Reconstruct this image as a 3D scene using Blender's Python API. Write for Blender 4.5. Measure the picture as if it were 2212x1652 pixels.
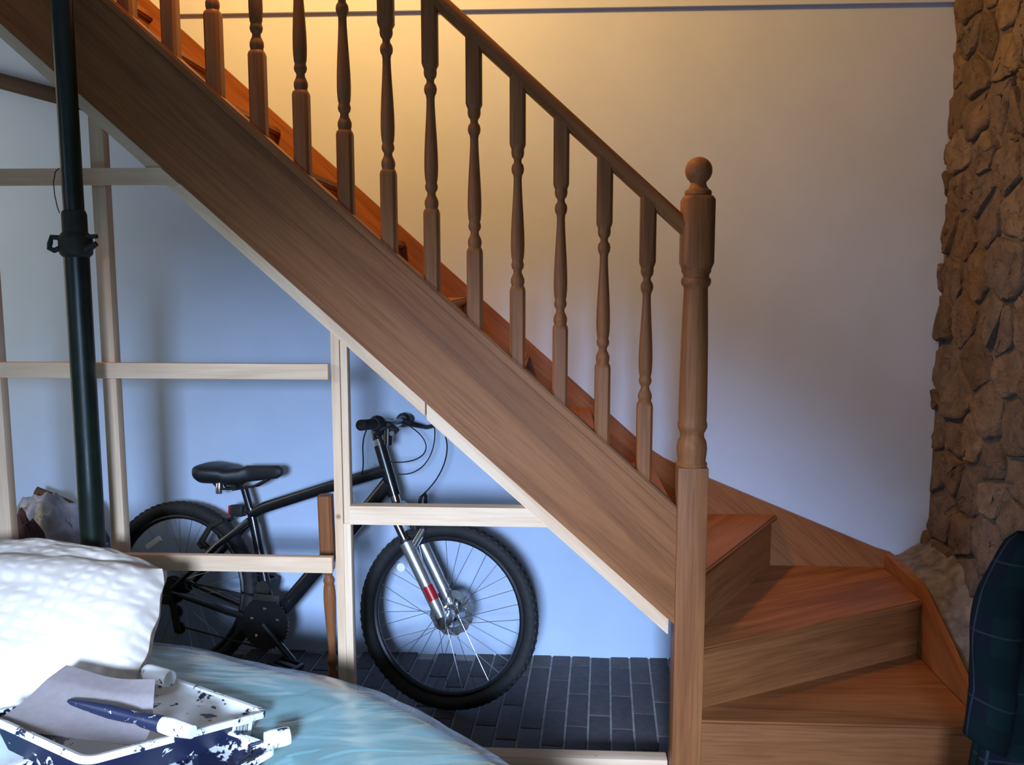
import bpy, bmesh, math, random
from mathutils import Vector, Matrix, noise

for o in list(bpy.data.objects):
    bpy.data.objects.remove(o, do_unlink=True)
scene = bpy.context.scene
C = scene.collection
rnd = random.Random(7)
R = math.radians

# ---------------------------------------------------------------- camera, light
cd = bpy.data.cameras.new('camera')
cam = bpy.data.objects.new('camera', cd)
C.objects.link(cam)
cd.sensor_width = 36.0
cd.lens = 36.0 * 1876.0 / 2212.0
cd.clip_start = 0.02
cam.location = (0, 0, 1.4287)
cam.rotation_euler = (R(90) - 0.1185, 0, 0.0507)
scene.camera = cam

w = bpy.data.worlds.new('world')
scene.world = w
w.use_nodes = True
w.node_tree.nodes['Background'].inputs[0].default_value = (0.55, 0.72, 1.0, 1)
w.node_tree.nodes['Background'].inputs[1].default_value = 0.6


def area(name, loc, target, sx, sy, power, col, spread=180):
    l = bpy.data.lights.new(name, 'AREA')
    l.shape = 'RECTANGLE'
    l.size, l.size_y, l.energy, l.color, l.spread = sx, sy, power, col, R(spread)
    o = bpy.data.objects.new(name, l)
    C.objects.link(o)
    o.location = loc
    d = Vector(target) - Vector(loc)
    o.rotation_euler = d.to_track_quat('-Z', 'Y').to_euler()
    return o


# daylight through the window behind the camera (sky seen from below, so it falls downwards)
area('window_daylight', (-0.10, -1.52, 1.62), (-0.46, 1.2, -0.14), 0.42, 0.38, 68, (0.50, 0.68, 1.0), 64)
# daylight from the doorway at the foot of the passage under the stairs
area('doorway_daylight', (-2.50, 2.70, 1.50), (-1.2, 3.1, 1.45), 0.6, 1.6, 3.7, (1.0, 0.90, 0.64), 140)
# added fill light from the left to brighten the stone wall, no window there
area('side_fill_light', (-2.55, 0.55, 1.75), (1.37, 2.70, 0.45), 0.6, 0.7, 5.5, (0.62, 0.75, 1.0), 44)
# electric lamp on the upper floor, over the stair well
pl = bpy.data.lights.new('landing_lamp', 'POINT')
pl.energy, pl.color, pl.shadow_soft_size = 132, (1.0, 0.50, 0.13), 0.10
po = bpy.data.objects.new('landing_lamp', pl)
C.objects.link(po)
po.location = (-0.70, 2.172, 3.05)

vs = scene.view_settings
vs.view_transform = 'Standard'
vs.look = 'None'
vs.gamma = 1.0
vs.use_curve_mapping = False
vs.exposure = 0.0

# ---------------------------------------------------------------- materials
M = {}


def new_mat(name):
    m = bpy.data.materials.new(name)
    m.use_nodes = True
    nt = m.node_tree
    return m, nt, nt.nodes['Principled BSDF']


def lk(nt, a, b):
    nt.links.new(a, b)


def ramp(nt, fac, stops):
    n = nt.nodes.new('ShaderNodeValToRGB')
    e = n.color_ramp.elements
    while len(e) < len(stops):
        e.new(0.5)
    for el, (p, c) in zip(e, stops):
        el.position = p
        el.color = (*c, 1)
    lk(nt, fac, n.inputs[0])
    return n.outputs[0]


def coords(nt, scale=(1, 1, 1), rot=(0, 0, 0), rand=True):
    tc = nt.nodes.new('ShaderNodeTexCoord')
    mp = nt.nodes.new('ShaderNodeMapping')
    mp.inputs['Scale'].default_value = scale
    mp.inputs['Rotation'].default_value = rot
    if rand:
        oi = nt.nodes.new('ShaderNodeObjectInfo')
        cm = nt.nodes.new('ShaderNodeMath')
        cm.operation = 'MULTIPLY'
        cm.inputs[1].default_value = 37.0
        lk(nt, oi.outputs['Random'], cm.inputs[0])
        va = nt.nodes.new('ShaderNodeVectorMath')
        va.operation = 'ADD'
        lk(nt, tc.outputs['Object'], va.inputs[0])
        lk(nt, cm.outputs[0], va.inputs[1])
        lk(nt, va.outputs[0], mp.inputs[0])
    else:
        lk(nt, tc.outputs['Object'], mp.inputs[0])
    return mp.outputs[0]


def tnoise(nt, vec, scale, detail=4, rough=0.55, dist=0.0):
    n = nt.nodes.new('ShaderNodeTexNoise')
    n.inputs['Scale'].default_value = scale
    n.inputs['Detail'].default_value = detail
    n.inputs['Roughness'].default_value = rough
    n.inputs['Distortion'].default_value = dist
    lk(nt, vec, n.inputs['Vector'])
    return n.outputs['Fac']


def mixc(nt, fac, a, b, mode='MIX'):
    n = nt.nodes.new('ShaderNodeMix')
    n.data_type = 'RGBA'
    n.blend_type = mode
    if isinstance(fac, (int, float)):
        n.inputs[0].default_value = fac
    else:
        lk(nt, fac, n.inputs[0])
    for s, v in ((6, a), (7, b)):
        if isinstance(v, tuple):
            n.inputs[s].default_value = (*v, 1)
        else:
            lk(nt, v, n.inputs[s])
    return n.outputs[2]


def bump(nt, bs, h, strength, dist=0.002):
    b = nt.nodes.new('ShaderNodeBump')
    b.inputs['Strength'].default_value = strength
    b.inputs['Distance'].default_value = dist
    lk(nt, h, b.inputs['Height'])
    lk(nt, b.outputs[0], bs.inputs['Normal'])


def wood(name, axis, dark, mid, light, rough=0.5, grain=9.0, knots=False, pores=0.5):
    m, nt, bs = new_mat(name)
    sc = [grain, grain, grain]
    sc[axis] = grain * 0.09
    v = coords(nt, tuple(sc))
    f = tnoise(nt, v, 1.0, 5, 0.6, 1.6)
    c = ramp(nt, f, [(0.30, dark), (0.47, mid), (0.58, light), (0.72, mid)])
    sc2 = [150, 150, 150]
    sc2[axis] = 5
    v2 = coords(nt, tuple(sc2))
    f2 = tnoise(nt, v2, 1.0, 2, 0.5)
    c2 = ramp(nt, f2, [(0.36, (0.62, 0.58, 0.55)), (0.55, (1, 1, 1))])
    c = mixc(nt, pores, c, c2, 'MULTIPLY')
    if knots:
        vk = coords(nt, (1, 1, 1))
        kn = nt.nodes.new('ShaderNodeTexVoronoi')
        kn.inputs['Scale'].default_value = 5.0
        lk(nt, vk, kn.inputs['Vector'])
        kf = ramp(nt, kn.outputs['Distance'], [(0.02, (0.8, 0.8, 0.8)), (0.05, (0, 0, 0))])
        c = mixc(nt, kf, c, (0.22, 0.10, 0.05))
    lk(nt, c, bs.inputs['Base Color'])
    bs.inputs['Roughness'].default_value = rough
    bs.inputs['Specular IOR Level'].default_value = 0.22
    bump(nt, bs, f2, 0.18, 0.001)
    M[name] = m


OAK = ((0.185, 0.066, 0.022), (0.255, 0.093, 0.032), (0.300, 0.115, 0.041))
for i, a in enumerate('xyz'):
    wood('oak_' + a, i, *OAK, rough=0.5)
PINE = ((0.64, 0.39, 0.22), (0.78, 0.53, 0.345), (0.84, 0.61, 0.42))
for i, a in enumerate('xyz'):
    wood('pine_' + a, i, *PINE, rough=0.6, grain=6, knots=True, pores=0.2)
wood('chairwood_z', 2, (0.10, 0.045, 0.02), (0.15, 0.07, 0.03), (0.19, 0.09, 0.04))
wood('darkwood_x', 0, (0.035, 0.02, 0.015), (0.05, 0.03, 0.022), (0.07, 0.042, 0.03))


def plain(name, col, rough=0.5, metal=0.0, var=0.12, scale=30, bmp=0.0, coat=0.0, spec=None):
    m, nt, bs = new_mat(name)
    v = coords(nt, (1, 1, 1))
    f = tnoise(nt, v, scale, 4)
    lo = tuple(x * (1 - var) for x in col)
    hi = tuple(min(1, x * (1 + var)) for x in col)
    lk(nt, ramp(nt, f, [(0.35, lo), (0.65, hi)]), bs.inputs['Base Color'])
    bs.inputs['Roughness'].default_value = rough
    bs.inputs['Metallic'].default_value = metal
    bs.inputs['Coat Weight'].default_value = coat
    if spec is not None:
        bs.inputs['Specular IOR Level'].default_value = spec
    if bmp:
        bump(nt, bs, f, bmp, 0.004)
    M[name] = m


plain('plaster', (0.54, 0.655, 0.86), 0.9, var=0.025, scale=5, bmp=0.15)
plain('ceiling_paint', (0.82, 0.80, 0.76), 0.9, var=0.02, scale=4)
plain('bounce_cut_grey', (0.30, 0.27, 0.24), 0.9, var=0.05)  # for the unseen upper ceiling, darkened to cut the bounced lamp light
plain('mortar', (0.10, 0.078, 0.06), 0.95, var=0.3, scale=22, bmp=0.6)
plain('joint', (0.30, 0.29, 0.28), 0.95, var=0.2, scale=40, bmp=0.3)
plain('concrete', (0.25, 0.24, 0.23), 0.9, var=0.15, scale=12)
plain('black_paint', (0.010, 0.010, 0.012), 0.28, var=0.1, coat=0.4)
plain('black_plastic', (0.014, 0.014, 0.016), 0.5, var=0.2)
plain('rubber', (0.013, 0.013, 0.014), 0.75, var=0.25, scale=60, bmp=0.3)
plain('chrome', (0.78, 0.78, 0.80), 0.16, metal=1.0, var=0.05)
plain('fork_silver', (0.80, 0.80, 0.82), 0.30, metal=0.9, var=0.04)
plain('spoke_steel', (0.35, 0.36, 0.38), 0.35, metal=1.0, var=0.05)
plain('rim_dark', (0.030, 0.030, 0.034), 0.4, metal=0.5, var=0.1)
plain('reflector', (0.85, 0.85, 0.86), 0.2, var=0.03)
plain('red_plastic', (0.35, 0.01, 0.015), 0.35, var=0.1)
plain('green_paint', (0.003, 0.010, 0.006), 0.36, var=0.35, scale=25, bmp=0.1)
plain('dark_steel', (0.022, 0.020, 0.015), 0.6, metal=0.3, var=0.3)
plain('brown_cloth', (0.085, 0.032, 0.025), 0.95, var=0.3, scale=18, bmp=0.3)
plain('paper', (0.30, 0.25, 0.245), 0.85, var=0.06, scale=60)
plain('sticker', (0.82, 0.82, 0.80), 0.5, var=0.02)
plain('print_ink', (0.05, 0.05, 0.07), 0.6, var=0.05)
plain('blade_steel', (0.55, 0.56, 0.58), 0.3, metal=1.0, var=0.1)
plain('bristle', (0.75, 0.73, 0.68), 0.9, var=0.15, scale=80)


def brick_mat():
    m, nt, bs = new_mat('paver')
    oi = nt.nodes.new('ShaderNodeObjectInfo')
    c = ramp(nt, oi.outputs['Random'], [(0.0, (0.070, 0.062, 0.070)), (0.5, (0.080, 0.069, 0.074)), (1.0, (0.092, 0.076, 0.077))])
    v = coords(nt)
    f = tnoise(nt, v, 38, 5, 0.65)
    c = mixc(nt, 0.7, c, ramp(nt, f, [(0.3, (0.55, 0.55, 0.55)), (0.7, (1.2, 1.2, 1.2))]), 'MULTIPLY')
    lk(nt, c, bs.inputs['Base Color'])
    bs.inputs['Roughness'].default_value = 0.75
    bump(nt, bs, f, 0.4, 0.003)
    M['paver'] = m


def stone_mat():
    m, nt, bs = new_mat('stone')
    oi = nt.nodes.new('ShaderNodeObjectInfo')
    c = ramp(nt, oi.outputs['Random'], [(0.0, (0.10, 0.070, 0.052)), (0.35, (0.155, 0.110, 0.080)), (0.7, (0.135, 0.105, 0.09)), (1.0, (0.20, 0.145, 0.10))])
    v = coords(nt)
    f = tnoise(nt, v, 16, 6, 0.7, 0.6)
    c = mixc(nt, 0.85, c, ramp(nt, f, [(0.3, (0.45, 0.42, 0.40)), (0.5, (0.95, 0.95, 0.95)), (0.72, (1.35, 1.3, 1.2))]), 'MULTIPLY')
    lk(nt, c, bs.inputs['Base Color'])
    bs.inputs['Roughness'].default_value = 0.95
    bump(nt, bs, f, 1.0, 0.03)
    M['stone'] = m


def splash_mat(name, base, thr, scale, rough=0.45):
    """dark plastic with dried white emulsion paint on it"""
    m, nt, bs = new_mat(name)
    v = coords(nt, (1, 1, 1))
    f = tnoise(nt, v, scale, 5, 0.62, 0.8)
    f2 = tnoise(nt, v, scale * 9, 3, 0.6)
    ad = nt.nodes.new('ShaderNodeMath')
    ad.operation = 'MULTIPLY_ADD'
    ad.inputs[1].default_value = 0.22
    lk(nt, f2, ad.inputs[0])
    lk(nt, f, ad.inputs[2])
    k = ramp(nt, ad.outputs[0], [(thr + 0.11, (0, 0, 0)), (thr + 0.135, (1, 1, 1))])
    c = mixc(nt, k, base, (0.86, 0.86, 0.84))
    lk(nt, c, bs.inputs['Base Color'])
    bs.inputs['Roughness'].default_value = rough
    bump(nt, bs, k, 0.3, 0.001)
    M[name] = m


def pillow_mat():
    m, nt, bs = new_mat('pillow_cotton')
    v = coords(nt, (1, 1, 1), rand=False)
    mp = nt.nodes.new('ShaderNodeMapping')
    mp.inputs['Rotation'].default_value = (0, 0, R(6))
    lk(nt, v, mp.inputs[0])
    w1 = nt.nodes.new('ShaderNodeTexWave')
    w1.bands_direction = 'Y'
    w1.inputs['Scale'].default_value = 12
    w1.inputs['Distortion'].default_value = 4.0
    w1.inputs['Detail'].default_value = 2
    lk(nt, mp.outputs[0], w1.inputs[0])
    w2 = nt.nodes.new('ShaderNodeTexWave')
    w2.bands_direction = 'X'
    w2.inputs['Scale'].default_value = 8
    w2.inputs['Distortion'].default_value = 6.0
    lk(nt, mp.outputs[0], w2.inputs[0])
    mu = nt.nodes.new('ShaderNodeMath')
    mu.operation = 'MULTIPLY'
    lk(nt, w1.outputs['Fac'], mu.inputs[0])
    lk(nt, w2.outputs['Fac'], mu.inputs[1])
    c = ramp(nt, mu.outputs[0], [(0.0, (0.76, 0.65, 0.57)), (0.5, (0.92, 0.80, 0.68))])
    lk(nt, c, bs.inputs['Base Color'])
    bs.inputs['Roughness'].default_value = 0.9
    bump(nt, bs, mu.outputs[0], 0.35, 0.005)
    M['pillow_cotton'] = m


def teal_mat():
    m, nt, bs = new_mat('teal_fabric')
    v = coords(nt)
    f = tnoise(nt, v, 9, 3)
    lk(nt, ramp(nt, f, [(0.3, (0.16, 0.45, 0.45)), (0.7, (0.21, 0.54, 0.53))]), bs.inputs['Base Color'])
    bs.inputs['Roughness'].default_value = 0.75
    M['teal_fabric'] = m
    m, nt, bs = new_mat('clear_plastic')
    out = nt.nodes['Material Output']
    tr = nt.nodes.new('ShaderNodeBsdfTransparent')
    tr.inputs[0].default_value = (0.93, 0.96, 0.97, 1)
    gl = nt.nodes.new('ShaderNodeBsdfGlossy')
    gl.inputs['Roughness'].default_value = 0.22
    gl.inputs['Color'].default_value = (1, 1, 1, 1)
    df = nt.nodes.new('ShaderNodeBsdfDiffuse')
    df.inputs['Color'].default_value = (0.75, 0.8, 0.82, 1)
    ms0 = nt.nodes.new('ShaderNodeMixShader')
    ms0.inputs[0].default_value = 0.16
    lk(nt, tr.outputs[0], ms0.inputs[1])
    lk(nt, df.outputs[0], ms0.inputs[2])
    fr = nt.nodes.new('ShaderNodeFresnel')
    fr.inputs[0].default_value = 1.28
    ms = nt.nodes.new('ShaderNodeMixShader')
    fm = nt.nodes.new('ShaderNodeMath')
    fm.operation = 'MULTIPLY'
    fm.inputs[1].default_value = 0.38
    lk(nt, fr.outputs[0], fm.inputs[0])
    lk(nt, fm.outputs[0], ms.inputs[0])
    lk(nt, ms0.outputs[0], ms.inputs[1])
    lk(nt, gl.outputs[0], ms.inputs[2])
    lk(nt, ms.outputs[0], out.inputs[0])
    v = coords(nt, (2.2, 7, 3), (0, 0, R(-34)))
    f = tnoise(nt, v, 1.5, 1.5, 0.4, 1.2)
    b = nt.nodes.new('ShaderNodeBump')
    b.inputs['Strength'].default_value = 0.55
    b.inputs['Distance'].default_value = 0.022
    lk(nt, f, b.inputs['Height'])
    lk(nt, b.outputs[0], gl.inputs['Normal'])
    lk(nt, b.outputs[0], fr.inputs['Normal'])
    M['clear_plastic'] = m
    m, nt, bs = new_mat('sack_plastic')
    v = coords(nt)
    f = tnoise(nt, v, 8, 4, 0.6, 1.0)
    lk(nt, ramp(nt, f, [(0.3, (0.20, 0.19, 0.22)), (0.7, (0.40, 0.39, 0.43))]), bs.inputs['Base Color'])
    bs.inputs['Roughness'].default_value = 0.3
    bump(nt, bs, f, 0.6, 0.02)
    M['sack_plastic'] = m


def tartan_mat():
    m, nt, bs = new_mat('tartan_wool')
    tc = nt.nodes.new('ShaderNodeTexCoord')
    sp = nt.nodes.new('ShaderNodeSeparateXYZ')
    lk(nt, tc.outputs['UV'], sp.inputs[0])

    def lines(sock, period, off, wd):
        a = nt.nodes.new('ShaderNodeMath'); a.operation = 'MULTIPLY_ADD'
        a.inputs[1].default_value = 1.0 / period; a.inputs[2].default_value = off
        lk(nt, sock, a.inputs[0])
        f = nt.nodes.new('ShaderNodeMath'); f.operation = 'FRACT'
        lk(nt, a.outputs[0], f.inputs[0])
        c = nt.nodes.new('ShaderNodeMath'); c.operation = 'COMPARE'
        c.inputs[1].default_value = 0.5; c.inputs[2].default_value = wd
        lk(nt, f.outputs[0], c.inputs[0])
        return c.outputs[0]

    thin_v = lines(sp.outputs[0], 0.16, 0.3, 0.018)
    thin_h = lines(sp.outputs[1], 0.16, 0.1, 0.014)
    wide_v = lines(sp.outputs[0], 0.16, 0.8, 0.22)
    wide_h = lines(sp.outputs[1], 0.16, 0.6, 0.22)
    c = mixc(nt, wide_v, (0.006, 0.008, 0.014), (0.005, 0.014, 0.015))
    c2 = mixc(nt, wide_h, c, (0.004, 0.010, 0.012))
    c3 = mixc(nt, thin_v, c2, (0.028, 0.032, 0.045))
    c4 = mixc(nt, thin_h, c3, (0.02, 0.023, 0.032))
    lk(nt, c4, bs.inputs['Base Color'])
    bs.inputs['Roughness'].default_value = 0.95
    bs.inputs['Specular IOR Level'].default_value = 0.1
    M['tartan_wool'] = m


brick_mat(); stone_mat(); pillow_mat(); teal_mat(); tartan_mat()
NAVY = (0.012, 0.016, 0.045)
splash_mat('tray_splash', NAVY, 0.53, 9)
splash_mat('tray_rim', NAVY, 0.40, 16)
splash_mat('tray_side', NAVY, 0.62, 26)
splash_mat('tray_heavy', NAVY, 0.43, 7)
splash_mat('handle_splash', (0.012, 0.018, 0.05), 0.63, 48)

# ---------------------------------------------------------------- mesh helpers
I4 = Matrix.Identity(4)


class MB:
    def __init__(s):
        s.v, s.f, s.sm = [], [], []

    def add(s, verts, faces, smooth=False):
        b = len(s.v)
        s.v += [tuple(p) for p in verts]
        s.f += [tuple(i + b for i in f) for f in faces]
        s.sm += [smooth] * len(faces)
        return s

    def box(s, x0, x1, y0, y1, z0, z1, bev=0.0, mat=None):
        if bev <= 0:
            v = [(x0, y0, z0), (x1, y0, z0), (x1, y1, z0), (x0, y1, z0), (x0, y0, z1), (x1, y0, z1), (x1, y1, z1), (x0, y1, z1)]
            f = [(0, 3, 2, 1), (4, 5, 6, 7), (0, 1, 5, 4), (1, 2, 6, 5), (2, 3, 7, 6), (3, 0, 4, 7)]
        else:
            bm = bmesh.new()
            bmesh.ops.create_cube(bm, size=1.0)
            for q in bm.verts:
                q.co = Vector(((x0 + x1) / 2 + q.co.x * (x1 - x0), (y0 + y1) / 2 + q.co.y * (y1 - y0), (z0 + z1) / 2 + q.co.z * (z1 - z0)))
            bmesh.ops.bevel(bm, geom=bm.edges[:], offset=bev, segments=2, affect='EDGES', profile=0.6)
            bm.verts.index_update()
            v = [q.co.copy() for q in bm.verts]
            f = [tuple(q.index for q in fc.verts) for fc in bm.faces]
            bm.free()
        if mat is not None:
            v = [mat @ Vector(p) for p in v]
        return s.add(v, f)

    def prism(s, poly, h0, h1, plane='xy', mat=None):
        """extrude a polygon; plane names the polygon's axes"""
        n = len(poly)

        def P(a, b, h):
            return {'xy': (a, b, h), 'xz': (a, h, b), 'yz': (h, a, b)}[plane]
        v = [P(a, b, h0) for a, b in poly] + [P(a, b, h1) for a, b in poly]
        f = [tuple(range(n))[::-1], tuple(range(n, 2 * n))] + [(i, (i + 1) % n, n + (i + 1) % n, n + i) for i in range(n)]
        if mat is not None:
            v = [mat @ Vector(p) for p in v]
        return s.add(v, f)

    def tube(s, pts, rad, n=10, caps=True):
        pts = [Vector(p) for p in pts]
        rads = rad if isinstance(rad, (list, tuple)) else [rad] * len(pts)
        v, f = [], []
        ref = None
        for i, p in enumerate(pts):
            t = (pts[min(i + 1, len(pts) - 1)] - pts[max(i - 1, 0)]).normalized()
            if ref is None:
                ref = Vector((0, 0, 1)) if abs(t.z) < 0.9 else Vector((1, 0, 0))
            a = (ref - t * ref.dot(t)).normalized()
            ref = a
            b = t.cross(a)
            for k in range(n):
                an = 2 * math.pi * k / n
                v.append(p + (a * math.cos(an) + b * math.sin(an)) * rads[i])
        for i in range(len(pts) - 1):
            for k in range(n):
                f.append((i * n + k, i * n + (k + 1) % n, (i + 1) * n + (k + 1) % n, (i + 1) * n + k))
        s.add(v, f, True)
        if caps:
            m = len(pts) - 1
            b = len(s.v) - len(v)
            s.f += [tuple(b + k for k in range(n))[::-1], tuple(b + m * n + k for k in range(n))]
            s.sm += [False, False]
        return s

    def lathe(s, prof, n=20, mat=None):
        """prof: list of (radius, z), revolved about z"""
        v, f = [], []
        for r, z in prof:
            for k in range(n):
                a = 2 * math.pi * k / n
                v.append(Vector((r * math.cos(a), r * math.sin(a), z)))
        for i in range(len(prof) - 1):
            for k in range(n):
                f.append((i * n + k, i * n + (k + 1) % n, (i + 1) * n + (k + 1) % n, (i + 1) * n + k))
        if mat is not None:
            v = [mat @ p for p in v]
        s.add(v, f, True)
        b = len(s.v) - len(v)
        m = len(prof) - 1
        s.f += [tuple(b + k for k in range(n))[::-1], tuple(b + m * n + k for k in range(n))]
        s.sm += [False, False]
        return s

    def grid(s, nu, nv, fn, smooth=True, wrap=False):
        v = [fn(i / nu, j / nv) for j in range(nv + 1) for i in range(nu + 1)]
        f = [(j * (nu + 1) + i, j * (nu + 1) + i + 1, (j + 1) * (nu + 1) + i + 1, (j + 1) * (nu + 1) + i) for j in range(nv) for i in range(nu)]
        return s.add(v, f, smooth)

    def mesh(s, name, mat, angle=35):
        me = bpy.data.meshes.new(name)
        me.from_pydata(s.v, [], s.f)
        me.polygons.foreach_set('use_smooth', [True] * len(s.f) if angle else s.sm)
        if angle:
            me.set_sharp_from_angle(angle=R(angle))
        me.materials.append(M[mat])
        me.update()
        return me

    def build(s, name, mat, parent=None, mw=None, angle=35):
        """mw: frame whose axes the grain follows; the mesh is given in world space"""
        me = s.mesh(name, mat, angle)
        o = bpy.data.objects.new(name, me)
        C.objects.link(o)
        if mw is not None:
            me.transform(mw.inverted())
            o.matrix_basis = mw
        if parent is not None:
            o.parent = parent
            o.matrix_parent_inverse = WORLD[parent.name].inverted()
            WORLD[o.name] = (mw or I4).copy()
        else:
            WORLD[o.name] = (mw or I4).copy()
        return o


WORLD = {}


def thing(name, loc, label, cat, group=None, mw=None):
    o = bpy.data.objects.new(name, None)
    C.objects.link(o)
    o.empty_display_size = 0.1
    m = mw if mw is not None else Matrix.Translation(loc)
    o.matrix_basis = m
    WORLD[o.name] = m.copy()
    o['label'] = label
    o['category'] = cat
    if group:
        o['group'] = group
    return o


def tag(o, label, cat, group=None):
    o['label'] = label
    o['category'] = cat
    if group:
        o['group'] = group
    return o


def struct(o, label=None):
    o['kind'] = 'structure'
    if label:
        o['label'] = label
    return o


def child(name, me, parent, basis):
    """link shared mesh data as a child, placed in world space by basis"""
    o = bpy.data.objects.new(name, me)
    C.objects.link(o)
    o.parent = parent
    o.matrix_parent_inverse = WORLD[parent.name].inverted()
    o.matrix_basis = basis
    WORLD[o.name] = basis.copy()
    return o


def T(x, y, z):
    return Matrix.Translation((x, y, z))


def RX(a): return Matrix.Rotation(a, 4, 'X')
def RY(a): return Matrix.Rotation(a, 4, 'Y')
def RZ(a): return Matrix.Rotation(a, 4, 'Z')


# ---------------------------------------------------------------- room shell
XL, XR, YF, YB, ZT = -2.6, 1.37, -1.65, 3.18, 4.5
ZC = 2.40          # ceiling of the room
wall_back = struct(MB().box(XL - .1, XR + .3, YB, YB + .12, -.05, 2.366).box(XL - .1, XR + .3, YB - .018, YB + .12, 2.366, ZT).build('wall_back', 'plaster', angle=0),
                   'white plastered wall behind the staircase')
wall_left = struct(MB().box(XL - .12, XL, YF, YB, -.05, ZT).build('wall_left', 'ceiling_paint', angle=0), 'white plastered side wall')
wall_right = struct(MB().box(XR, XR + .3, YF, YB, -.05, ZT).build('wall_right', 'mortar', angle=0), 'rough rubble stone wall with brown mortar')
wf = MB()
wx0, wx1, wz0, wz1 = -0.85, 0.35, 1.0, 2.1
wf.box(XL, wx0, YF - .12, YF, 0, ZT).box(wx1, XR, YF - .12, YF, 0, ZT).box(wx0, wx1, YF - .12, YF, 0, wz0).box(wx0, wx1, YF - .12, YF, wz1, ZT)
struct(wf.build('wall_front', 'ceiling_paint', angle=0), 'plastered wall with the window behind the viewer')
struct(MB().box(XL, XR, YF, 2.205, ZC, ZC + .2).box(XL, -1.72, 2.205, YB - .018, ZC, ZC + .2).build('ceiling', 'ceiling_paint', angle=0), 'white ceiling with the stair well cut in it')
struct(MB().box(XL, XR, YF, YB, ZT, ZT + .1).build('ceiling_upper', 'bounce_cut_grey', angle=0), 'unseen ceiling over the landing, greyed to cut bounced light')

# floor: blue-grey pavers, long side running to the wall
floor = struct(MB().box(XL, XR, YF, YB, -.08, -.006).build('floor', 'joint', angle=0), 'floor of dark blue-grey brick pavers')
bw, bl, gap = 0.0732, 0.222, 0.007
pb = MB().box(-bw / 2 + gap / 2, bw / 2 - gap / 2, -bl / 2 + gap / 2, bl / 2 - gap / 2, -.05, 0, 0.003)
pm = pb.mesh('brick', 'paver')
FR = RZ(-0.055)
nb = 0
for i in range(-32, 9):
    for j in range(-1, 6):
        lx = 0.025 + i * bw
        ly = 2.42 + j * bl + (bl / 2 if i % 2 else 0) + (0.02 * math.sin(i * 2.3))
        p = T(0.06, 3.1, 0) @ FR @ T(-0.06, -3.1, 0) @ Vector((lx, ly, 0))
        if p.y < 2.30 or p.y > YB + .05 or p.x < -2.2 or p.x > 0.62:
            continue
        # keep the pavers clear of the wall
        child('brick', pm, floor, T(p.x, p.y, rnd.uniform(-.0025, 0)) @ FR)
        nb += 1

# ---------------------------------------------------------------- stones
def voronoi(pts, box):
    x0, x1, y0, y1 = box
    cells = []
    for i, p in enumerate(pts):
        poly = [(x0, y0), (x1, y0), (x1, y1), (x0, y1)]
        for j, q in enumerate(pts):
            if i == j or (q[0] - p[0]) ** 2 + (q[1] - p[1]) ** 2 > 0.36:
                continue
            mx, my = (p[0] + q[0]) / 2, (p[1] + q[1]) / 2
            nx, ny = q[0] - p[0], q[1] - p[1]
            out = []
            for k in range(len(poly)):
                a, b = poly[k], poly[(k + 1) % len(poly)]
                da = (a[0] - mx) * nx + (a[1] - my) * ny
                db = (b[0] - mx) * nx + (b[1] - my) * ny
                if da <= 0:
                    out.append(a)
                if (da < 0) != (db < 0) and da != db:
                    t = da / (da - db)
                    out.append((a[0] + (b[0] - a[0]) * t, a[1] + (b[1] - a[1]) * t))
            poly = out
            if len(poly) < 3:
                break
        if len(poly) >= 3:
            cells.append(poly)
    return cells


def stone_piece(poly, gap, depth, to3, parent):
    # round the corners: one pass of corner cutting, then shrink
    q = []
    n = len(poly)
    for k in range(n):
        a, b = poly[k], poly[(k + 1) % n]
        for t in (0.10, 0.36, 0.64, 0.90):
            q.append((a[0] + (b[0] - a[0]) * t, a[1] + (b[1] - a[1]) * t))
    cx = sum(p[0] for p in q) / len(q)
    cy = sum(p[1] for p in q) / len(q)
    rr = sum(math.hypot(p[0] - cx, p[1] - cy) for p in q) / len(q)
    if rr < 0.025:
        return
    rings = []
    q = [(cx + (p[0] - cx) * (1 + rnd.uniform(-.05, .05)), cy + (p[1] - cy) * (1 + rnd.uniform(-.05, .05))) for p in q]
    tilt = (rnd.uniform(-.12, .12), rnd.uniform(-.12, .12))
    for sh, dp in ((1 - gap / rr, -0.03), (1 - gap / rr, depth * 0.5), (1 - gap / rr - 0.07, depth * 0.95), (0.62, depth * 1.02), (0.3, depth * 1.05)):
        rings.append([(cx + (p[0] - cx) * sh, cy + (p[1] - cy) * sh, dp + (tilt[0] * (p[0] - cx) + tilt[1] * (p[1] - cy)) * (dp > 0) + rnd.uniform(-.005, .005) * (dp > 0)) for p in q])
    v = [to3(*p) for ring in rings for p in ring]
    m = len(q)
    f = [(i * m + k, i * m + (k + 1) % m, (i + 1) * m + (k + 1) % m, (i + 1) * m + k) for i in range(4) for k in range(m)]
    f.append(tuple(4 * m + k for k in range(m)))
    mb = MB().add(v, f, True)
    mb.build('stone', 'stone', parent, angle=50)


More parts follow.
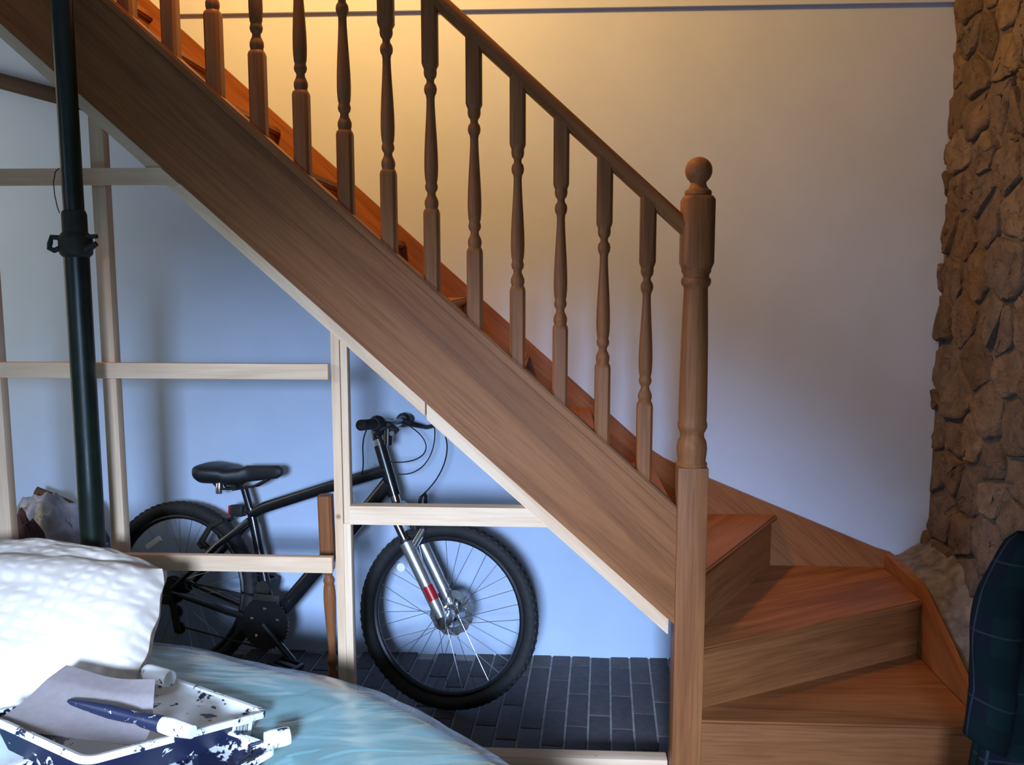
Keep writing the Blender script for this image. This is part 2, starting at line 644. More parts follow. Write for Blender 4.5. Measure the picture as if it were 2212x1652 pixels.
pts = []
row = 0
z = 0.02
while z < 2.62:
    hgt = rnd.uniform(0.09, 0.18)
    y = 2.22 + rnd.uniform(-.08, .08)
    while y < 3.24:
        wd = rnd.uniform(0.09, 0.28)
        pts.append((y + wd / 2, z + hgt / 2 + rnd.uniform(-.05, .05)))
        y += wd
    z += hgt
for poly in voronoi(pts, (2.25, 3.18, 0.0, 2.6)):
    stone_piece(poly, 0.008, rnd.uniform(0.006, 0.022), lambda a, b, d: (XR - d, a, b), wall_right)
pts = [(1.20 + rnd.uniform(0, .05) + .12 * i, 0.05 + 0.125 * j + rnd.uniform(-.02, .02)) for i in range(2) for j in range(3)]
for poly in voronoi(pts, (1.13, 1.37, 0.0, 0.408)):
    stone_piece(poly, 0.006, 0.015, lambda a, b, d: (a, YB - d, b), wall_back)

# rough mortared ledge filling the gap between the steps and the stone wall
plain('rubble', (0.135, 0.128, 0.135), 0.95, var=0.35, scale=26, bmp=1.0)


def ledge_z(y):
    return (.418 + (y - 2.86) / .288 * .014) if y > 2.86 else .196 + (y - 2.42) / .44 * .222


def ledge(u, v_):
    y = 2.20 + (YB - .004 - 2.20) * v_
    x = 1.239 + (XR + .01 - 1.239) * u
    nz = noise.noise(Vector((x * 14, y * 9, .3))) * .018 + noise.noise(Vector((x * 30, y * 24, 2.3))) * .007
    return (x, y, max(.01, ledge_z(y) - .022 + .09 * u ** 1.4 + nz * min(1, u * 4 + .15)))


lg = MB().grid(10, 60, ledge)
n0 = len(lg.v)
lg.add([(1.239, 2.20, -.01), (1.239, YB - .004, -.01)] + [p for p in lg.v[0::11]], [])
side = [n0 + 2 + i for i in range(61)]
lg.f.append(tuple([n0, n0 + 1] + side[::-1])); lg.sm.append(False)
lg.add([(1.239, 2.20, -.01), (XR + .01, 2.20, -.01)] + [p for p in lg.v[0:11]], [])
n1 = n0 + 2 + 61
lg.f.append(tuple([n1, n1 + 1] + [n1 + 2 + i for i in range(11)][::-1])); lg.sm.append(False)
struct(lg.build('trim_1', 'rubble', None, None, 60), 'rough grey mortared ledge between the steps and the stone wall')

# ---------------------------------------------------------------- staircase
G, RI = 0.223, 0.2
SL = RI / G
TH = math.atan(SL)
stair = thing('staircase', (0.36, 2.6, 0), 'oak staircase with winder steps, turned balusters and a ball-topped newel post', 'staircase')
ROT = RY(TH)                                   # local x runs down the slope to the right


def capz(x): return 0.9298 - SL * (x - 0.2136)
def botz(x): return 0.741 - SL * (x - 0.063)


def raked(x0, x1, top, bot, y0, y1, name, mat, parent, bev=0.003):
    bm = bmesh.new()
    poly = [(x0, bot(x0)), (x1, bot(x1)), (x1, top(x1)), (x0, top(x0))]
    a = [bm.verts.new((p[0], y0, p[1])) for p in poly]
    b = [bm.verts.new((p[0], y1, p[1])) for p in poly]
    bm.faces.new(a)
    bm.faces.new(b[::-1])
    for k in range(4):
        bm.faces.new((a[k], b[k], b[(k + 1) % 4], a[(k + 1) % 4]))
    bmesh.ops.recalc_face_normals(bm, faces=bm.faces[:])
    if bev:
        bmesh.ops.bevel(bm, geom=bm.edges[:], offset=bev, segments=2, affect='EDGES')
    bm.verts.index_update()
    mb = MB().add([q.co.copy() for q in bm.verts], [tuple(q.index for q in fc.verts) for fc in bm.faces])
    bm.free()
    xm = (x0 + x1) / 2
    return mb.build(name, mat, parent, T(xm, (y0 + y1) / 2, (top(xm) + bot(xm)) / 2) @ ROT)


raked(-1.80, 0.326, lambda x: capz(x) - .028, botz, 2.250, 2.284, 'string', 'oak_x', stair)
raked(-1.80, 0.322, capz, lambda x: capz(x) - .030, 2.242, 2.304, 'base_rail', 'oak_x', stair, 0.004)
# handrail, moulded profile swept along the slope
hz = 0.7066
def hrz(x): return capz(x) + hz
prof = [(-.014, 0), (-.020, .004), (-.020, .010), (-.029, .016), (-.030, .024), (-.026, .034), (-.016, .041), (0, .043),
        (.016, .041), (.026, .034), (.030, .024), (.029, .016), (.020, .010), (.020, .004), (.014, 0)]
hr = MB()
n = len(prof)
vv = []
for xx in (-1.5, 0.335):
    for (py, pz) in prof:
        vv.append((xx, 2.274 + py, hrz(xx) + pz * 1.25))
hr.add(vv, [(k, (k + 1) % n, n + (k + 1) % n, n + k) for k in range(n)] + [tuple(range(n))[::-1], tuple(range(n, 2 * n))])
hr.build('handrail', 'oak_x', stair, T(-.5, 2.274, hrz(-.5)) @ ROT)

# balusters: square ends, turned middle
def square_ring(h, z, cut=0.0):
    return [(-h, -h, z), (h, -h, z), (h, h, z), (-h, h, z)]


def baluster_mesh(zb, zt, sloped=True, name='baluster'):
    """origin: centre of the section at the cap line's left front corner height"""
    mb = MB()
    h = 0.0202
    e = 0.0035
    NP = 16

    def ring(hw, z, rnd_):
        # 16 points: superellipse between square (rnd_=0) and circle (rnd_=1)
        out = []
        for k in range(NP):
            a = 2 * math.pi * (k + 0.5) / NP
            c, s_ = math.cos(a), math.sin(a)
            sq = 1 / max(abs(c), abs(s_))
            r = hw * (1 * rnd_ + sq * (1 - rnd_))
            lim = hw * 1.36
            r = min(r, lim)
            out.append((r * c, r * s_, z))
        return out

    P = [(h, zb, 0), (h, 0.168, 0), (0.0192, 0.176, .35), (0.0165, 0.180, 1), (0.0165, .184, 1), (0.0180, .190, 1), (0.0178, .199, 1), (0.0150, .206, 1),
         (0.0112, .214, 1), (0.0108, .221, 1), (0.0150, .227, 1), (0.0168, .235, 1), (0.0150, .243, 1), (0.0142, .246, 1), (0.0160, .253, 1), (0.0174, .268, 1), (0.0180, .288, 1),
         (0.0174, .318, 1), (0.0156, .355, 1), (0.0130, .397, 1), (0.0110, .435, 1), (0.0106, .455, 1), (0.0116, .463, 1), (0.0152, .470, 1), (0.0166, .479, 1), (0.0150, .488, 1), (0.0100, .495, 1),
         (0.0098, .502, 1), (0.0150, .510, 1), (0.0168, .518, 1), (0.0165, .526, 1), (0.0165, .529, 1), (0.0188, .534, .5), (h, .541, 0), (h, zt, 0)]
    v = []
    for i, (hw, zz, rr) in enumerate(P):
        rg = ring(hw, zz, rr)
        if sloped and i in (0, len(P) - 1):
            rg = [(p[0], p[1], p[2] - SL * (p[0] + h)) for p in rg]
        v += rg
    f = [(i * NP + k, i * NP + (k + 1) % NP, (i + 1) * NP + (k + 1) % NP, (i + 1) * NP + k) for i in range(len(P) - 1) for k in range(NP)]
    f += [tuple(range(NP))[::-1], tuple((len(P) - 1) * NP + k for k in range(NP))]
    mb.add(v, f, True)
    return mb.mesh(name, 'oak_z', 40)


bal = baluster_mesh(-.012, hz + .012)
for k in range(13):
    x = 0.2136 - k * 0.1115
    child('baluster', bal, stair, T(x + .0202, 2.2740, capz(x)))

# newel post
NX, NY, NW = 0.3595, 2.276, 0.0395
nm = MB()
nm.box(NX - NW, NX + NW, NY - NW, NY + NW, 0, 0.940, 0.004)
nm.lathe([(.036, .935), (.0405, .941), (.0405, .947), (.0365, .952), (.0365, .957), (.0385, .972), (.0395, .988), (.0370, 1.006), (.0315, 1.016), (.0305, 1.026), (.0345, 1.034),
          (.0385, 1.043), (.0385, 1.052), (.0360, 1.060), (.0368, 1.085), (.0362, 1.16), (.0348, 1.26), (.0325, 1.35), (.0308, 1.402), (.0320, 1.409), (.0365, 1.414), (.0385, 1.422),
          (.0372, 1.430), (.0330, 1.434), (.0335, 1.440), (.038, 1.448), (.038, 1.46)], 28, T(NX, NY, 0))
newel = nm.build('newel_post', 'oak_z', stair, T(NX, NY, 0.6))
# upper block with chamfered ends
ub = MB()
NPn = 16
v = []
for hw, zz, ro in ((.034, 1.448, 1), (.0385, 1.456, .5), (NW + .001, 1.470, 0), (NW + .001, 1.628, 0), (.037, 1.638, .4), (.030, 1.641, 1)):
    for k in range(NPn):
        a = 2 * math.pi * (k + .5) / NPn
        c, s_ = math.cos(a), math.sin(a)
        sq = 1 / max(abs(c), abs(s_))
        r = min(hw * (ro + sq * (1 - ro)), hw * 1.32)
        v.append((NX + r * c, NY + r * s_, zz))
ub.add(v, [(i * NPn + k, i * NPn + (k + 1) % NPn, (i + 1) * NPn + (k + 1) % NPn, (i + 1) * NPn + k) for i in range(5) for k in range(NPn)] + [tuple(range(NPn))[::-1], tuple(5 * NPn + k for k in range(NPn))], True)
ub.build('upper_block', 'oak_z', newel, T(NX, NY, 1.5), 40)
fb = MB()
prf = [(.020, 1.636), (.0335, 1.641), (.0345, 1.647), (.0330, 1.652), (.027, 1.656), (.0215, 1.664), (.0195, 1.671)]
for k in range(1, 12):
    a = -math.pi / 2 + math.pi * (k + 2.2) / 14.4
    prf.append((.0345 * math.cos(a), 1.702 + .0345 * math.sin(a)))
prf.append((.001, 1.7365))
fb.lathe(prf, 28, T(NX, NY, 0))
fb.build('ball_finial', 'oak_z', newel, T(NX, NY, 1.7))

# treads and risers
TT = 0.024
Z1, Z2, Z3, Z4, Z5 = .190, .381, .572, .763, .963


def bev_prism(poly, z0, z1, bev=0.006):
    bm = bmesh.new()
    a = [bm.verts.new((p[0], p[1], z0)) for p in poly]
    b = [bm.verts.new((p[0], p[1], z1)) for p in poly]
    bm.faces.new(a[::-1]); bm.faces.new(b)
    n_ = len(poly)
    for k in range(n_):
        bm.faces.new((a[k], a[(k + 1) % n_], b[(k + 1) % n_], b[k]))
    bmesh.ops.recalc_face_normals(bm, faces=bm.faces[:])
    bmesh.ops.bevel(bm, geom=bm.edges[:], offset=bev, segments=2, affect='EDGES')
    bm.verts.index_update()
    mb = MB().add([q.co.copy() for q in bm.verts], [tuple(q.index for q in fc.verts) for fc in bm.faces])
    bm.free()
    return mb


def tread(poly, z, ang, mat='oak_x'):
    cx = sum(p[0] for p in poly) / len(poly)
    cy = sum(p[1] for p in poly) / len(poly)
    bev_prism(poly, z - TT, z).build('tread', mat, stair, T(cx, cy, z) @ RZ(ang))


def riser(a, b, z0, z1, ang):
    """board standing on the line a-b"""
    d = Vector((b[0] - a[0], b[1] - a[1]))
    L = d.length
    mb = MB().box(0, L, 0, .014, z0, z1, mat=T(a[0], a[1], 0) @ RZ(ang))
    mb.build('riser', 'oak_x', stair, T(a[0], a[1], z0) @ RZ(ang))


a2 = math.atan2(2.794 - 2.406, 1.173 - .44)
a3 = math.atan2(3.108 - 2.542, .792 - .463)
XS = 1.206
tread([(.402, 2.345), (XS, 2.345), (XS, 2.850), (.402, 2.424)], Z1, 0)
tread([(.402, 2.386), (XS, 2.811), (XS, 3.148), (.765, 3.148), (.402, 2.50)], Z2, a2)
tread([(.402, 2.436), (.815, 3.148), (.345, 3.148), (.345, 2.319), (.402, 2.319)], Z3, a3)
tread([(.352, 2.319), (.352, 3.148), (.105, 3.148), (.105, 2.284), (.318, 2.284), (.318, 2.319)], Z4, R(90))
riser((.402, 2.363), (XS, 2.363), 0, Z1 - TT, 0)
riser((.402, 2.386 + .020), (XS, 2.811 + .020), Z1, Z2 - TT, a2)
riser((.408, 2.436 + .045), (.792, 3.142), Z2, Z3 - TT, a3)
riser((.334, 2.319), (.334, 3.145), Z3, Z4 - TT, R(90))
tm = bev_prism([(-.030, 0), (0, 0), (0, .864), (-.247, .864), (-.247, 0)], -TT, 0).mesh('tread', 'oak_y')
rm = MB().box(-.030, -.018, 0, .862, -.2, -TT).mesh('riser', 'oak_y')
for k in range(9):
    B_ = T(.127 - k * G, 2.284, Z5 + k * RI)
    child('tread', tm, stair, B_)
    child('riser', rm, stair, B_)
# wall string with its easing over the winders, and the outer string by the stone wall
wtop = [(-1.80, 2.73), (-1.351, 2.322), (.168, .966), (.30, .848), (.352, .806), (.40, .775), (.457, .748), (.575, .697), (1.184, .446), (1.236, .430)]
wbot = [(1.236, .05), (.62, .05), (.42, .30), (.10, .70), (-1.80, 2.40)]
wm = MB().prism(wtop + wbot, 3.148, 3.176, 'xz')
wm.build('wall_string', 'oak_x', stair, T(-.4, 3.16, 1.4) @ ROT)
om = MB().prism([(3.148, .432), (2.86, .418), (2.42, .196), (2.365, .166), (2.365, 0), (3.148, 0)], XS, XS + .030, 'yz')
om.build('outer_string', 'oak_y', stair, T(XS, 2.8, .2) @ RX(R(28)))

# ---------------------------------------------------------------- pine stud frame
frame = thing('stud_frame', (-.58, 2.3, 0), 'pale pine stud frame under the stair string with rails and uprights', 'frame')
raked(-1.80, -.345, lambda x: botz(x) + .001, lambda x: botz(x) - .040, 2.262, 2.300, 'raking_batten', 'pine_x', frame, .002)
raked(-.341, .306, lambda x: botz(x) + .001, lambda x: botz(x) - .045, 2.258, 2.300, 'raking_batten', 'pine_x', frame, .002)
SY0, SY1 = 2.280, 2.312


def stud(x0, x1, z0, z1, y0=SY0, y1=SY1, name='stud'):
    MB().box(x0, x1, y0, y1, z0, z1, .002).build(name, 'pine_z', frame, T((x0 + x1) / 2, y0, z0))


def rail(x0, x1, z0, z1, y0=2.262, y1=2.300, cut=0.0, name='rail'):
    if cut:
        raked_poly = [(x0, z0), (x1 + (z1 - z0) / SL, z0), (x1, z1), (x0, z1)]
        MB().prism(raked_poly, y0, y1, 'xz').build(name, 'pine_x', frame, T((x0 + x1) / 2, y0, z0))
    else:
        MB().box(x0, x1, y0, y1, z0, z1, .002).build(name, 'pine_x', frame, T((x0 + x1) / 2, y0, z0))


stud(-1.553, -1.513, .09, 1.96)
stud(-1.228, -1.190, .09, botz(-1.228) - .040)
stud(-.600, -.5765, .09, botz(-.60) - .042)
stud(-.5745, -.556, .767, botz(-.5745) - .042)
stud(-.5765, -.556, .09, .767)
rail(-2.2, -1.028, 1.674, 1.716, 2.256, 2.278, 1)
rail(-2.2, -.602, 1.164, 1.206, 2.256, 2.278)
rail(-2.2, -.604, .634, .678, 2.256, 2.278)
rail(-.556, -.050, .768, .819, 2.268, 2.306, 1)
rail(-2.2, .318, 0, .095, 2.300, 2.345, name='sole_plate')

# oak baluster offcut standing behind the frame
lb = baluster_mesh(-.02, .62, False, 'loose_baluster')
lo = bpy.data.objects.new('loose_baluster', lb)
C.objects.link(lo)
lo.matrix_basis = T(-.662, 2.42, .79) @ RY(R(-1.0)) @ RX(R(180)) @ Matrix.Scale(1.0, 4)
tag(lo, 'spare turned oak baluster standing upside down behind the double pine stud', 'baluster')

# ---------------------------------------------------------------- steel prop
prop = thing('steel_prop', (-1.2, 2.135, 0), 'dark green adjustable steel prop standing in front of the stair string', 'prop')
px, py = -1.2, 2.138
MB().box(px - .07, px + .07, py - .05, py + .07, 0, .008, .002).build('base_plate', 'dark_steel', prop)
MB().lathe([(.0302, .008), (.0302, 1.46), (.0302, 1.495)], 24, T(px, py, 0)).build('outer_tube', 'green_paint', prop)
MB().lathe([(.0245, 1.45), (.0245, ZC - .008)], 24, T(px, py, 0)).build('inner_tube', 'green_paint', prop)
MB().lathe([(.026, 1.53), (.0295, 1.533), (.0295, 1.588), (.0265, 1.597), (.0245, 1.598)], 24, T(px, py, 0)).build('sleeve', 'dark_steel', prop)
nut = MB()
nut.lathe([(.031, 1.483), (.038, 1.490), (.040, 1.505), (.040, 1.528), (.034, 1.540), (.029, 1.545)], 20, T(px, py, 0))
nut.build('collar_nut', 'dark_steel', prop)
MB().tube([(px + .030, py - .01, 1.533), (px + .062, py - .012, 1.534)], .0055, 8).build('locking_pin', 'dark_steel', prop)
hd = MB()
hd.tube([(px + .030, py - .012, 1.498), (px + .050, py - .02, 1.508), (px + .064, py - .02, 1.516)], [.011, .0085, .0065], 8)
hd.build('handle', 'dark_steel', prop)
hd = MB()
hd.tube([(px - .030, py - .012, 1.530), (px - .052, py - .016, 1.532), (px - .056, py - .018, 1.516), (px - .058, py - .018, 1.505), (px - .046, py - .018, 1.499), (px - .034, py - .014, 1.505)], .0068, 8)
hd.build('handle', 'dark_steel', prop)
MB().tube([(px - .024, py - .012, 1.70), (px - .031, py - .018, 1.69), (px - .036, py - .02, 1.665), (px - .035, py - .02, 1.635), (px - .030, py - .02, 1.605), (px - .026, py - .018, 1.59)], .0012, 6).build('pin_wire', 'dark_steel', prop)
MB().box(px - .07, px + .07, py - .07, py + .06, ZC - .008, ZC, .002).build('top_plate', 'dark_steel', prop)

# dark plank fixed across the wall under the upper flight
pk = MB().box(-.42, .42, -.012, .012, -.027, .027, .003, T(-1.93, 3.155, 2.118) @ RY(R(14.8)))
tag(pk.build('wall_plank', 'darkwood_x', None, T(-1.93, 3.155, 2.118) @ RY(R(14.8))), 'dark brown plank sloping across the wall under the upper flight', 'plank')

# ---------------------------------------------------------------- bicycle
lean = R(7.0)
e = Vector((.977, -.213, 0)).normalized()
nh = Vector((-e.y, e.x, 0))
upv = nh * math.sin(lean) + Vector((0, 0, 1)) * math.cos(lean)
lat = upv.cross(e)
BM = Matrix(((e.x, lat.x, upv.x, -.357), (e.y, lat.y, upv.y, 2.731), (e.z, lat.z, upv.z, 0.004), (0, 0, 0, 1)))
bike = thing('bicycle', None, 'black mountain bike with a chrome front fork leaning on the wall under the stairs', 'bicycle', mw=BM)


def bpart(mb, name, mat, parent=None, angle=35):
    """mesh given in the bicycle's own frame"""
    p = parent or bike
    me = mb.mesh(name, mat, angle)
    o = bpy.data.objects.new(name, me)
    C.objects.link(o)
    o.parent = p
    return o


RW = 0.313
FH, RH, BB = Vector((-.008, 0, RW)), Vector((-1.035, 0, RW)), Vector((-.655, 0, .232))


def torus(R0, r0, n=64, m=12, sx=1.0):
    v, f = [], []
    for i in range(n):
        a = 2 * math.pi * i / n
        for k in range(m):
            b = 2 * math.pi * k / m
            rr = R0 + r0 * math.cos(b)
            v.append((rr * math.cos(a), r0 * sx * math.sin(b), rr * math.sin(a)))
    for i in range(n):
        for k in range(m):
            f.append((i * m + k, i * m + (k + 1) % m, ((i + 1) % n) * m + (k + 1) % m, ((i + 1) % n) * m + k))
    return v, f


v, f = torus(.2885, .0235)
tyre = MB().add(v, f, True)
# tread blocks
for i in range(72):
    a = 2 * math.pi * i / 72
    for off in (-.012, 0, .012):
        aa = a + (math.pi / 72 if off else 0)
        r0 = .3105 if off == 0 else .3065
        mt = RY(-aa) @ T(r0, off, 0)
        tyre.box(-.004, .0025, -.0045, .0045, -.006, .006, 0, mt)
tyre_me = tyre.mesh('tyre', 'rubber', 40)
rim = MB()
v, f = torus(.2585, .0095, 64, 8, 1.3)
rim.add(v, f, True)
rim_me = rim.mesh('rim', 'rim_dark')
spoke_me = MB().tube([(0, 0, 0), (0, 0, 1)], .00105, 6).mesh('spoke', 'spoke_steel')


def wheel(name, hub, hubmat):
    wo = bpy.data.objects.new(name, None)
    C.objects.link(wo)
    wo.parent = bike
    wo.location = hub
    wo.empty_display_size = .05
    for nm_, me in (('tyre', tyre_me), ('rim', rim_me)):
        o = bpy.data.objects.new(nm_, me)
        C.objects.link(o)
        o.parent = wo
    for i in range(32):
        side = 1 if i % 2 else -1
        a = 2 * math.pi * i / 32 + .05
        ha = a + (1.25 if (i // 2) % 2 else -1.25)
        p0 = Vector((.024 * math.cos(ha), .028 * side, .024 * math.sin(ha)))
        p1 = Vector((.251 * math.cos(a), .003 * side, .251 * math.sin(a)))
        d = p1 - p0
        o = bpy.data.objects.new('spoke', spoke_me)
        C.objects.link(o)
        o.parent = wo
        o.matrix_basis = Matrix.Translation(p0) @ d.to_track_quat('Z', 'Y').to_matrix().to_4x4() @ Matrix.Diagonal((1, 1, d.length, 1))
    return wo


QX = RX(R(90))          # lathe axis z -> across the wheel
fw = wheel('front_wheel', FH, 'chrome')


def wpart(mb, name, mat, parent, angle=35):
    me = mb.mesh(name, mat, angle)
    o = bpy.data.objects.new(name, me)
    C.objects.link(o)
    o.parent = parent
    return o


wpart(MB().lathe([(.010, -.055), (.010, -.036), (.030, -.035), (.031, -.028), (.024, -.023), (.024, .021), (.032, .026), (.031, .033), (.010, .036), (.010, .055)], 28, QX), 'hub', 'chrome', fw)
rot = MB()
NR = 36
v, f = [], []
for k in range(NR):
    a = 2 * math.pi * k / NR
    ro = .078 if k % 3 else .074
    for r_, y_ in ((.050, .040), (ro, .040), (ro, .0425), (.050, .0425)):
        v.append((r_ * math.cos(a), y_, r_ * math.sin(a)))
for k in range(NR):
    for j in range(4):
        f.append((k * 4 + j, k * 4 + (j + 1) % 4, ((k + 1) % NR) * 4 + (j + 1) % 4, ((k + 1) % NR) * 4 + j))
rot.add(v, f)
for k in range(6):
    a = 2 * math.pi * k / 6
    rot.tube([(.018 * math.cos(a), .041, .018 * math.sin(a)), (.054 * math.cos(a + .35), .041, .054 * math.sin(a + .35))], .004, 6)
wpart(rot, 'brake_disc', 'spoke_steel', fw)


def reflector(parent, ang, r, round_):
    mt = RY(-ang) @ T(r, -.012, 0)
    if round_:
        mb = MB().lathe([(.014, -.004), (.0155, 0), (.0155, .004), (.013, .006)], 20, mt @ RX(R(90)))
    else:
        mb = MB().box(-.011, .011, -.006, .006, -.035, .035, .004, mt)
    wpart(mb, 'reflector', 'reflector', parent)


reflector(fw, math.pi - .735, .222, True)
rw = wheel('rear_wheel', RH, 'rim_dark')
wpart(MB().lathe([(.009, -.065), (.009, -.04), (.028, -.034), (.028, -.028), (.018, -.022), (.018, .024), (.028, .028), (.028, .034), (.009, .04), (.009, .065)], 24, QX), 'hub', 'rim_dark', rw)
cas = MB()
for k in range(7):
    y_ = .038 + k * .0042
    cas.lathe([(.050 - k * .0055, y_), (.050 - k * .0055, y_ + .002)], 24, QX)
wpart(cas, 'cassette', 'dark_steel', rw)
reflector(rw, math.pi * .70, .19, False)

# frame tubes
HT, HB = Vector((-.270, 0, .868)), Vector((-.211, 0, .700))
SC = Vector((-.752, 0, .600))
fr_ = MB()
fr_.tube([HT, HB], .0215, 14)
fr_.tube([Vector((-.768, 0, .612)), SC, Vector((-.700, 0, .628)), Vector((-.48, 0, .706)), Vector((-.243, 0, .785))], [.014, .019, .0205, .0205, .022], 14)
fr_.tube([Vector((-.232, 0, .742)), Vector((-.40, 0, .535)), BB], [.027, .027, .025], 14)
fr_.tube([SC + Vector((-.006, 0, .02)), BB], .0165, 14)
for sd in (-1, 1):
    fr_.tube([SC + Vector((-.004, .012 * sd, -.022)), Vector((-.86, .045 * sd, .487)), RH + Vector((.01, .064 * sd, .008))], [.012, .0125, .009], 10)
    fr_.tube([BB + Vector((-.01, .022 * sd, -.004)), Vector((-.80, .050 * sd, .258)), RH + Vector((.012, .064 * sd, -.004))], [.013, .0125, .009], 10)
fr_.lathe([(.021, -.036), (.021, .036)], 18, T(*BB) @ QX)
bpart(fr_, 'frame', 'black_paint')
# head set highlights / steerer
bpart(MB().tube([Vector((-.282, 0, .900)), HT], [.0165, .0185], 16), 'headset', 'chrome')
# fork
ax = (HB - HT).normalized()
crown = HB + ax * .055
fk = bpy.data.objects.new('fork', None)
C.objects.link(fk)
fk.parent = bike
fk.empty_display_size = .05
wpart(MB().tube([HB + ax * -.01, crown], .0165, 14), 'steerer', 'chrome', fk)
wpart(MB().tube([crown + Vector((0, -.062, 0)), crown + Vector((0, -.03, .012)), crown + Vector((0, .03, .012)), crown + Vector((0, .062, 0))], [.017, .021, .021, .017], 12), 'crown', 'black_paint', fk)
off = Vector((.012, 0, .004))
for sd in (-1, 1):
    y_ = Vector((0, .058 * sd, 0))
    a_ = crown + y_
    b_ = FH + y_ + Vector((-.006, 0, .02))
    d = b_ - a_
    wpart(MB().tube([a_ - d * .02, a_ + d * .30], .0135, 14), 'stanchion', 'chrome', fk)
    wpart(MB().tube([a_ + d * .26, a_ + d * .30], .0185, 14), 'seal', 'black_plastic', fk)
    wpart(MB().tube([a_ + d * .29, a_ + d * .93, b_ + d.normalized() * .012], [.0225, .0205, .015], 16), 'fork_leg', 'fork_silver', fk)
    if sd == -1:
        p = a_ + d * .72
        n_ = Vector((.3, -1, 0)).normalized()
        wpart(MB().tube([p + Vector((.004, -.004, 0)), p + d * .14 + Vector((.004, -.004, 0))], .0190, 14), 'decal', 'red_plastic', fk)
br_ = MB()
pa, pb_ = crown + (FH - crown) * .33 + Vector((.02, -.058, .01)), crown + (FH - crown) * .33 + Vector((.02, .058, .01))
br_.tube([pa, pa + Vector((.02, .02, .045)), pb_ + Vector((.02, -.02, .045)), pb_], [.013, .012, .012, .013], 10)
wpart(br_, 'brace', 'chrome', fk)
# dropout
wpart(MB().box(-.012, .016, -.066, -.052, -.03, .03, .004, T(*FH)), 'dropout', 'chrome', fk)
wpart(MB().box(-.012, .016, .052, .066, -.03, .03, .004, T(*FH)), 'dropout', 'chrome', fk)
# stem and bar
bar = bpy.data.objects.new('handlebar', None)
C.objects.link(bar)
bar.parent = bike
bar.empty_display_size = .05
HC = Vector((-.222, 0, .945))
wpart(MB().tube([HT + Vector((-.008, 0, .02)), Vector((-.285, 0, .905)), Vector((-.250, 0, .935)), HC], [.019, .019, .018, .016], 14).tube([HB + Vector((-.03, 0, .17)), HC + Vector((-.02, 0, -.012))], [.015, .016], 12), 'stem', 'black_paint', bar)
hp = []
for t_ in (-.285, -.20, -.12, -.05, .05, .12, .20, .285):
    a_ = abs(t_)
    hp.append(HC + Vector((-.10 * max(0, a_ - .06) - t_ * .11, t_, .05 * min(max(0, a_ - .05), .10))))
wpart(MB().tube(hp, .0125, 12), 'bar', 'black_paint', bar)
for sd in (-1, 1):
    i0, i1 = (0, 1) if sd == -1 else (-1, -2)
    A, Bq = hp[i0], hp[i1]
    dd = (Bq - A)
    wpart(MB().tube([A, A + dd * .06, A + dd * .5, A + dd * 1.05, A + dd * 1.2], [.014, .0175, .0165, .0175, .0155], 14), 'grip', 'rubber', bar)
    # shifter pod and brake lever
    c_ = A + dd * 1.55
    wpart(MB().tube([c_ - dd * .28, c_ - dd * .1, c_ + dd * .12, c_ + dd * .3], [.018, .027, .026, .017], 12), 'shifter', 'black_plastic', bar)
    l0 = c_ + dd * .5 + Vector((.02, 0, -.006))
    wpart(MB().tube([c_ + dd * .45, l0 + Vector((.012, 0, -.004)), l0 + Vector((.045, 0, -.012)) - dd * .4, l0 + Vector((.058, 0, -.020)) - dd * 1.1, l0 + Vector((.075, 0, -.016)) - dd * 1.75], [.012, .011, .0085, .0075, .008], 8), 'brake_lever', 'black_plastic', bar)
# cables
def bez(ps, n_=18):
    out = []
    m = len(ps) - 1
    for i in range(n_ + 1):
        t_ = i / n_
        q = [Vector(p) for p in ps]
        for r_ in range(m):
            q = [q[k] * (1 - t_) + q[k + 1] * t_ for k in range(len(q) - 1)]
        out.append(q[0])
    return out


bpart(MB().tube(bez([(-.165, .19, .945), (-.055, .15, .935), (-.030, .08, .80), (-.106, .0, .712)]), .0024, 6), 'brake_cable', 'black_plastic')
bpart(MB().tube(bez([(-.14, .17, .945), (-.10, .12, .86), (-.12, .06, .76), (-.215, .03, .77)]), .0022, 6), 'gear_cable', 'black_plastic')
bpart(MB().tube(bez([(-.20, .10, .93), (-.09, .10, .87), (-.12, .05, .80), (-.235, -.01, .815)]), .0022, 6), 'gear_cable', 'black_plastic')
bpart(MB().tube(bez([(-.26, -.12, .94), (-.315, -.08, .87), (-.30, -.04, .83), (-.325, -.02, .765)]), .0022, 6), 'gear_cable', 'black_plastic')
# front brake calipers near the crown
bc = MB()
for sd in (-1, 1):
    bc.tube([Vector((-.120, .035 * sd, .60)), Vector((-.112, .038 * sd, .66)), Vector((-.106, .022 * sd, .705))], [.009, .007, .006], 8)
bc.tube([Vector((-.106, -.022, .705)), Vector((-.100, 0, .715)), Vector((-.106, .022, .705))], .004, 8)
bpart(bc, 'front_brake', 'dark_steel')
rb = MB()
for sd in (-1, 1):
    rb.tube([Vector((-.895, .05 * sd, .475)), Vector((-.915, .056 * sd, .50)), Vector((-.885, .05 * sd, .555)), Vector((-.85, .03 * sd, .575))], [.011, .012, .010, .008], 8)
rb.tube([Vector((-.915, -.05, .475)), Vector((-.935, -.045, .49))], .008, 8)
bpart(rb, 'rear_brake', 'dark_steel')
